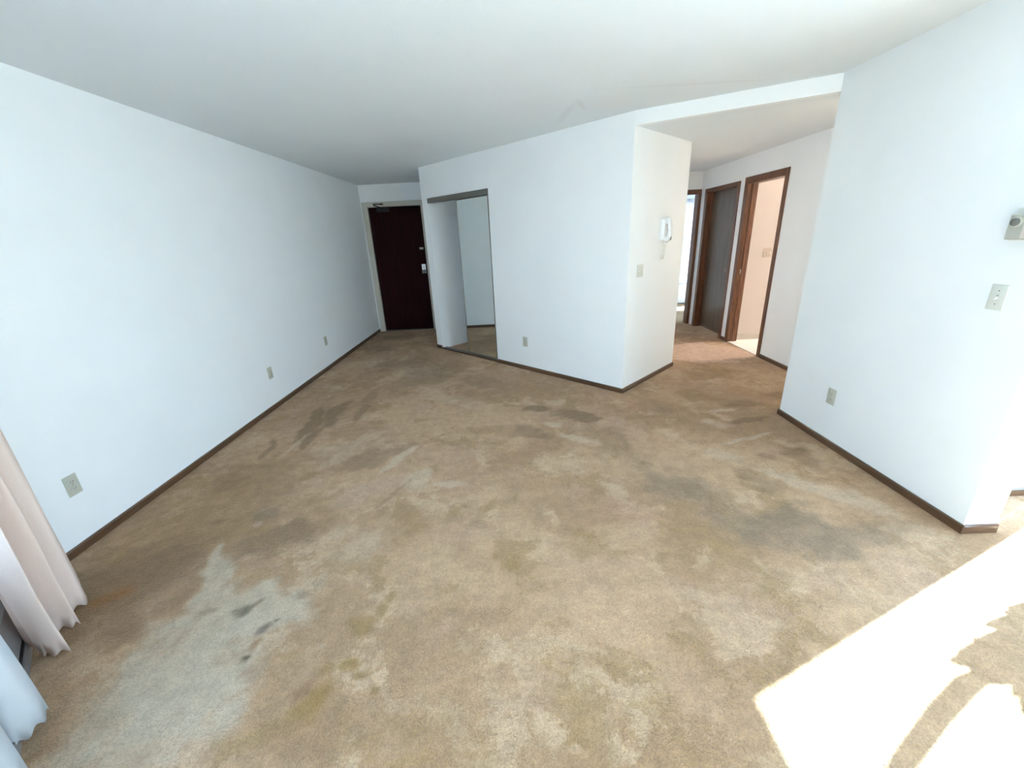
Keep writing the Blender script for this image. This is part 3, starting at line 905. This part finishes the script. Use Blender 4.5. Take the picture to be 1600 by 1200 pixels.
# local x: normal (S2,-S2) -> local x = (-S2,-S2)... larger local x is nearer the projecting corner
bm = bmesh.new(); box(bm, -.095, .060, -.0005, .042, -.098, .098, .010, 3); base = link('base', bm, M['white'], ph)
bm = bmesh.new()
v = [(-.112, 0, .005), (-.096, 0, .005), (-.096, .036, .005), (-.112, .030, .005), (-.104, 0, -.098), (-.070, 0, -.101), (-.070, .046, -.101), (-.104, .030, -.098)]
box(bm, -.113, -.0955, -.0005, .040, -.098, .008, .002)
tag(link('black_side_strip', bm, M['black'], ph), 'black side strip')  # narrow black strip low on one side of the base
bm = bmesh.new()
pts = [(.030, .050, .100), (.030, .070, .086), (.030, .082, .050), (.030, .084, 0), (.030, .080, -.055), (.030, .066, -.090), (.030, .050, -.104)]
tube(bm, pts, [.019, .024, .021, .019, .021, .025, .019], 16)
hs = link('handset', bm, M['white'], ph, True)
for z in (.082, -.086):
    bm = bmesh.new(); lathe(bm, [(.026, .040), (.027, .048), (.024, .066), (.012, .074)], 'y', 24, (.030, 0, z)); link('earpiece' if z > 0 else 'mouthpiece', bm, M['white'], hs, True)
bm = bmesh.new(); lathe(bm, [(.005, .040), (.006, .050), (.004, .054)], 'y', 12, (-.012, 0, .030)); box(bm, -.0145, -.0095, .0415, .0440, -.06, .012)
link('hook_switch', bm, M['dial'], ph)
bm = bmesh.new()
cpts = []
for i in range(150):
    t = i / 149
    z = -.100 - .170 * math.sin(math.pi * t) ** .8
    x = .028 - .060 * t
    y = .030 - .012 * math.sin(math.pi * t)
    a = t * 2 * math.pi * 24
    cpts.append((x + .0055 * math.cos(a), y + .0055 * math.sin(a), z + .0015 * math.sin(a)))
tube(bm, cpts, .0022, 6)
link('coiled_cord', bm, M['cordw'], ph, True)

# ------------------------------------------------------------------ baseboard heater under the window
hh = tag(empty('baseboard_heater', W0 + WU * .06, rzw), 'low grey baseboard heater under the window behind the drape', 'heater')
HLN = 3.2
def hprof(name, prof, m):
    bm = bmesh.new()
    va = [bm.verts.new((0, y, z)) for y, z in prof]; vb = [bm.verts.new((HLN, y, z)) for y, z in prof]
    bm.faces.new(va[::-1]); bm.faces.new(vb)
    for i in range(len(prof)):
        j = (i + 1) % len(prof)
        bm.faces.new((va[i], vb[i], vb[j], va[j]))
    bmesh.ops.recalc_face_normals(bm, faces=bm.faces[:])
    return link(name, bm, m, hh)
hprof('back_plate', [(0, 0), (.012, 0), (.012, .185), (0, .185)], M['heater'])
hprof('top_cover', [(.012, .185), (.012, .175), (.072, .165), (.098, .070), (.104, .070), (.080, .172)], M['heater'])
hprof('lower_lip', [(.012, 0), (.113, 0), (.113, .046), (.106, .046), (.100, .010), (.012, .010)], M['heater'])
bm = bmesh.new(); box(bm, .02, HLN - .02, .020, .070, .055, .080); link('heating_element', bm, M['black'], hh)
for x in (0, HLN - .01):
    bm = bmesh.new(); box(bm, x, x + .01, .0121, .100, .002, .17); link('end_cap', bm, M['heater'], hh)

# ------------------------------------------------------------------ curtains
def catmull(P, n):
    out = []
    for i in range(len(P) - 1):
        p0, p1, p2, p3 = P[max(i - 1, 0)], P[i], P[i + 1], P[min(i + 2, len(P) - 1)]
        for k in range(n):
            t = k / n
            out.append(tuple(.5 * ((2 * b_) + (c - a) * t + (2 * a - 5 * b_ + 4 * c - d) * t * t + (3 * b_ - a - 3 * c + d) * t ** 3) for a, b_, c, d in zip(p0, p1, p2, p3)))
    out.append(P[-1])
    return out

def hanging(name, plan, ztop, zbot, m, parent=None, seed=1, tidy=.35, wob=.010, nz=34, sub=10, thick=.0016, hem=.012):
    """cloth hanging along a plan path, folds shallower at the top"""
    rnd = random.Random(seed)
    pts = catmull(plan, sub)
    L = len(pts)
    mid = [(plan[0][0] + (plan[-1][0] - plan[0][0]) * i / (L - 1), plan[0][1] + (plan[-1][1] - plan[0][1]) * i / (L - 1)) for i in range(L)]
    ph_ = [rnd.uniform(0, 6.28) for _ in range(8)]
    bm = bmesh.new()
    grid = []
    for k in range(nz + 1):
        t = k / nz                                     # 0 top .. 1 bottom
        row = []
        amp = (1 - tidy) + tidy * min(1, t * 1.25)
        for i, (x, y) in enumerate(pts):
            zb = zbot(i / (L - 1)) if callable(zbot) else zbot
            z = ztop + (zb - ztop) * t + hem * math.sin(i * .9 + ph_[0]) * t ** 6
            wx = wob * math.sin(3.1 * z + i * .17 + ph_[1]) * math.sin(math.pi * min(1, t)) + .4 * wob * math.sin(9 * z + i * .31 + ph_[2])
            wy = wob * math.sin(2.6 * z + i * .21 + ph_[3]) * math.sin(math.pi * min(1, t)) + .4 * wob * math.sin(8 * z + i * .27 + ph_[4])
            row.append(bm.verts.new((mid[i][0] + (x - mid[i][0]) * amp + wx, mid[i][1] + (y - mid[i][1]) * amp + wy, z)))
        grid.append(row)
    for a, b_ in zip(grid, grid[1:]):
        for i in range(L - 1): bm.faces.new((a[i], a[i + 1], b_[i + 1], b_[i]))
    o = link(name, bm, m, parent, True)
    sm = o.modifiers.new('thickness', 'SOLIDIFY'); sm.thickness = thick
    return o

dr_plan = [(.10, 1.575), (.22, 1.60), (.30, 1.535), (.402, 1.462), (.372, 1.405), (.400, 1.372), (.470, 1.356), (.430, 1.325), (.350, 1.275), (.395, 1.235), (.562, 1.222), (.512, 1.200), (.452, 1.203)]
drape = hanging('drape', dr_plan, 2.2945, lambda u: .012 + .012 * abs(math.sin(5 * u)), M['drape'], None, 4, .15, .006)
tag(drape, 'cream floor length drape gathered at the corner of the window', 'curtain')
sh_plan = [(.575, .985), (.640, .975), (.708, .998), (.765, .945), (.748, .885), (.715, .862), (.745, .838), (.822, .828), (.880, .770), (.862, .715), (.90, .69), (.975, .66), (1.01, .60), (1.0, .55), (1.06, .52)]
sheer = hanging('sheer_curtain', sh_plan, 2.2945, lambda u: .030 + .012 * math.sin(11 * u), M['sheer'], None, 9, .15, .006)
tag(sheer, 'white sheer curtain bunched beside the cream drape', 'curtain')
rod = tag(empty('curtain_rod', W0 + WU * .18 + wn * .17, rzw), 'white curtain rod above the diagonal window', 'curtain rod')
bm = bmesh.new(); box(bm, 0, 3.55, -.012, .012, 2.295, 2.325, .004); link('rail', bm, M['alu'], rod)
for x in (.4, 1.9, 3.35):
    bm = bmesh.new(); box(bm, x, x + .02, -.17, -.010, 2.302, 2.318); link('bracket', bm, M['alu'], rod)

lace_plan = [(5.98 + .035 * i, 8.935 + (.022 if i % 2 else -.022)) for i in range(23)]
lace = hanging('lace_curtain', lace_plan, 2.09, .56, M['lace'], None, 3, .2, .004, 20, 5)
tag(lace, 'pale lace curtain at the bedroom window', 'curtain')
lr = tag(empty('lace_curtain_rod', (5.93, 8.935, .016)), 'thin white rod over the bedroom lace curtain', 'curtain rod')
bm = bmesh.new(); box(bm, 0, 2.45, -.008, .008, 2.085, 2.105, .003); link('rail', bm, M['alu'], lr)
for x in (.0, 2.43):
    bm = bmesh.new(); box(bm, x, x + .02, .005, .066, 2.088, 2.102); link('bracket', bm, M['alu'], lr)
bh = tag(empty('bedroom_heater', (5.5, BY0 - .03, 0)), 'low white convector heater under the bedroom window', 'heater')
bm = bmesh.new(); box(bm, 0, 2.9, -.10, 0, .02, .42, .006); link('cabinet', bm, M['white'], bh)
bm = bmesh.new(); box(bm, .01, 2.89, -.085, -.02, .42, .436); link('top_grille', bm, M['dial'], bh)
bm = bmesh.new(); box(bm, .05, 2.85, -.08, -.01, 0, .02); link('foot', bm, M['dial'], bh)

# ------------------------------------------------------------------ unseen plant by the patio door, a guess shaped to cast the carpet shadow
pp = tag(empty('shadow_plant', (5.17, 1.40, 0)), 'unseen green plant in a terracotta pot, shaped to cast the carpet shadow', 'plant')
bm = bmesh.new(); lathe(bm, [(.10, 0), (.105, .01), (.15, .26), (.165, .262), (.165, .30), (.145, .30), (.14, .25)], 'z', 36); link('pot', bm, M['pot'], pp, True)
bm = bmesh.new(); lathe(bm, [(.139, .24), (.139, .262), (.05, .270)], 'z', 30); link('soil', bm, M['soil'], pp, True)
rnd = random.Random(5)
bm = bmesh.new()
def blade(bm, root, tip, width, sag=.1):
    root, tip = Vector(root), Vector(tip)
    d = tip - root
    side = d.cross(Vector((rnd.uniform(-.3, .3), rnd.uniform(-.3, .3), 1)) if abs(d.normalized().z) < .9 else Vector((1, .2, 0))).normalized()
    # leaves face the sun broadside when possible
    prev = None
    n = 8
    for i in range(n + 1):
        t = i / n
        p = root + d * t + Vector((0, 0, 1)) * sag * (math.sin(math.pi * t * .9))
        wv = width * (math.sin(math.pi * (t * .86 + .07))) ** .8 * (1 - .25 * t)
        if i == n: wv = .002
        a = bm.verts.new(p - side * wv); c = bm.verts.new(p + Vector((0, 0, -.12 * wv))); b_ = bm.verts.new(p + side * wv)
        if prev:
            bm.faces.new((prev[0], prev[1], c, a)); bm.faces.new((prev[1], prev[2], b_, c))
        prev = (a, c, b_)
for i in range(190):
    t = 2 * math.pi * rnd.random()
    z0 = rnd.uniform(.28, .72)
    r0 = rnd.uniform(0, .06)
    r1 = rnd.uniform(.07, .17)
    blade(bm, (r0 * math.cos(t), r0 * math.sin(t), z0), (r1 * math.cos(t), r1 * math.sin(t), min(.99, z0 + rnd.uniform(.02, .28))), rnd.uniform(.025, .05), .03)
blade(bm, (.02, .10, .70), (.02, .15, 1.00), .035, .0)
link('foliage', bm, M['leaf'], pp)
bm = bmesh.new()
tube(bm, [(0, 0, .25), (.01, .02, .6), (.0, .07, .95), (.0, .075, 1.10)], [.014, .012, .010, .008])
link('stem', bm, M['leaf'], pp)
bm = bmesh.new()
def vblade(bm, P, wd):
    prev = None
    for (x, y, z), w_ in zip(P, wd):
        a = bm.verts.new((x + w_ * .387, y - w_ * .922, z)); c = bm.verts.new((x - .01, y, z)); b_ = bm.verts.new((x - w_ * .387, y + w_ * .922, z))
        if prev: bm.faces.new((prev[0], prev[1], c, a)); bm.faces.new((prev[1], prev[2], b_, c))
        prev = (a, c, b_)
vblade(bm, [(0, .06, .92), (0, .075, 1.05), (0, .065, 1.20), (0, .04, 1.38), (-.02, .0, 1.55), (-.04, -.04, 1.66)], [.02, .034, .034, .032, .024, .002])
link('tall_leaf', bm, M['leaf'], pp)

# ------------------------------------------------------------------ lamps out of view
def globe_lamp(name, loc, m, r, label, drop):
    o = tag(empty(name, loc), label, 'lamp')
    bm = bmesh.new(); lathe(bm, [(.06, 0), (.06, -.015), (.03, -.02), (.02, -drop + r * .9)], 'z', 28); link('ceiling_base', bm, M['chrome'], o, True)
    bm = bmesh.new()
    n = 14
    lathe(bm, [(max(.004, r * math.sin(math.pi * i / n)), -drop + r * math.cos(math.pi * i / n)) for i in range(n + 1)], 'z', 28)
    link('globe', bm, m, o, True)
    return o
globe_lamp('hall_lamp', (5.16, 2.70, HH), M['warm'], .08, 'warm globe lamp on the kitchen side of the partition', .22)
globe_lamp('bathroom_lamp', (8.1, 5.25, H), M['vanity'], .09, 'warm globe lamp on the bathroom ceiling', .30)
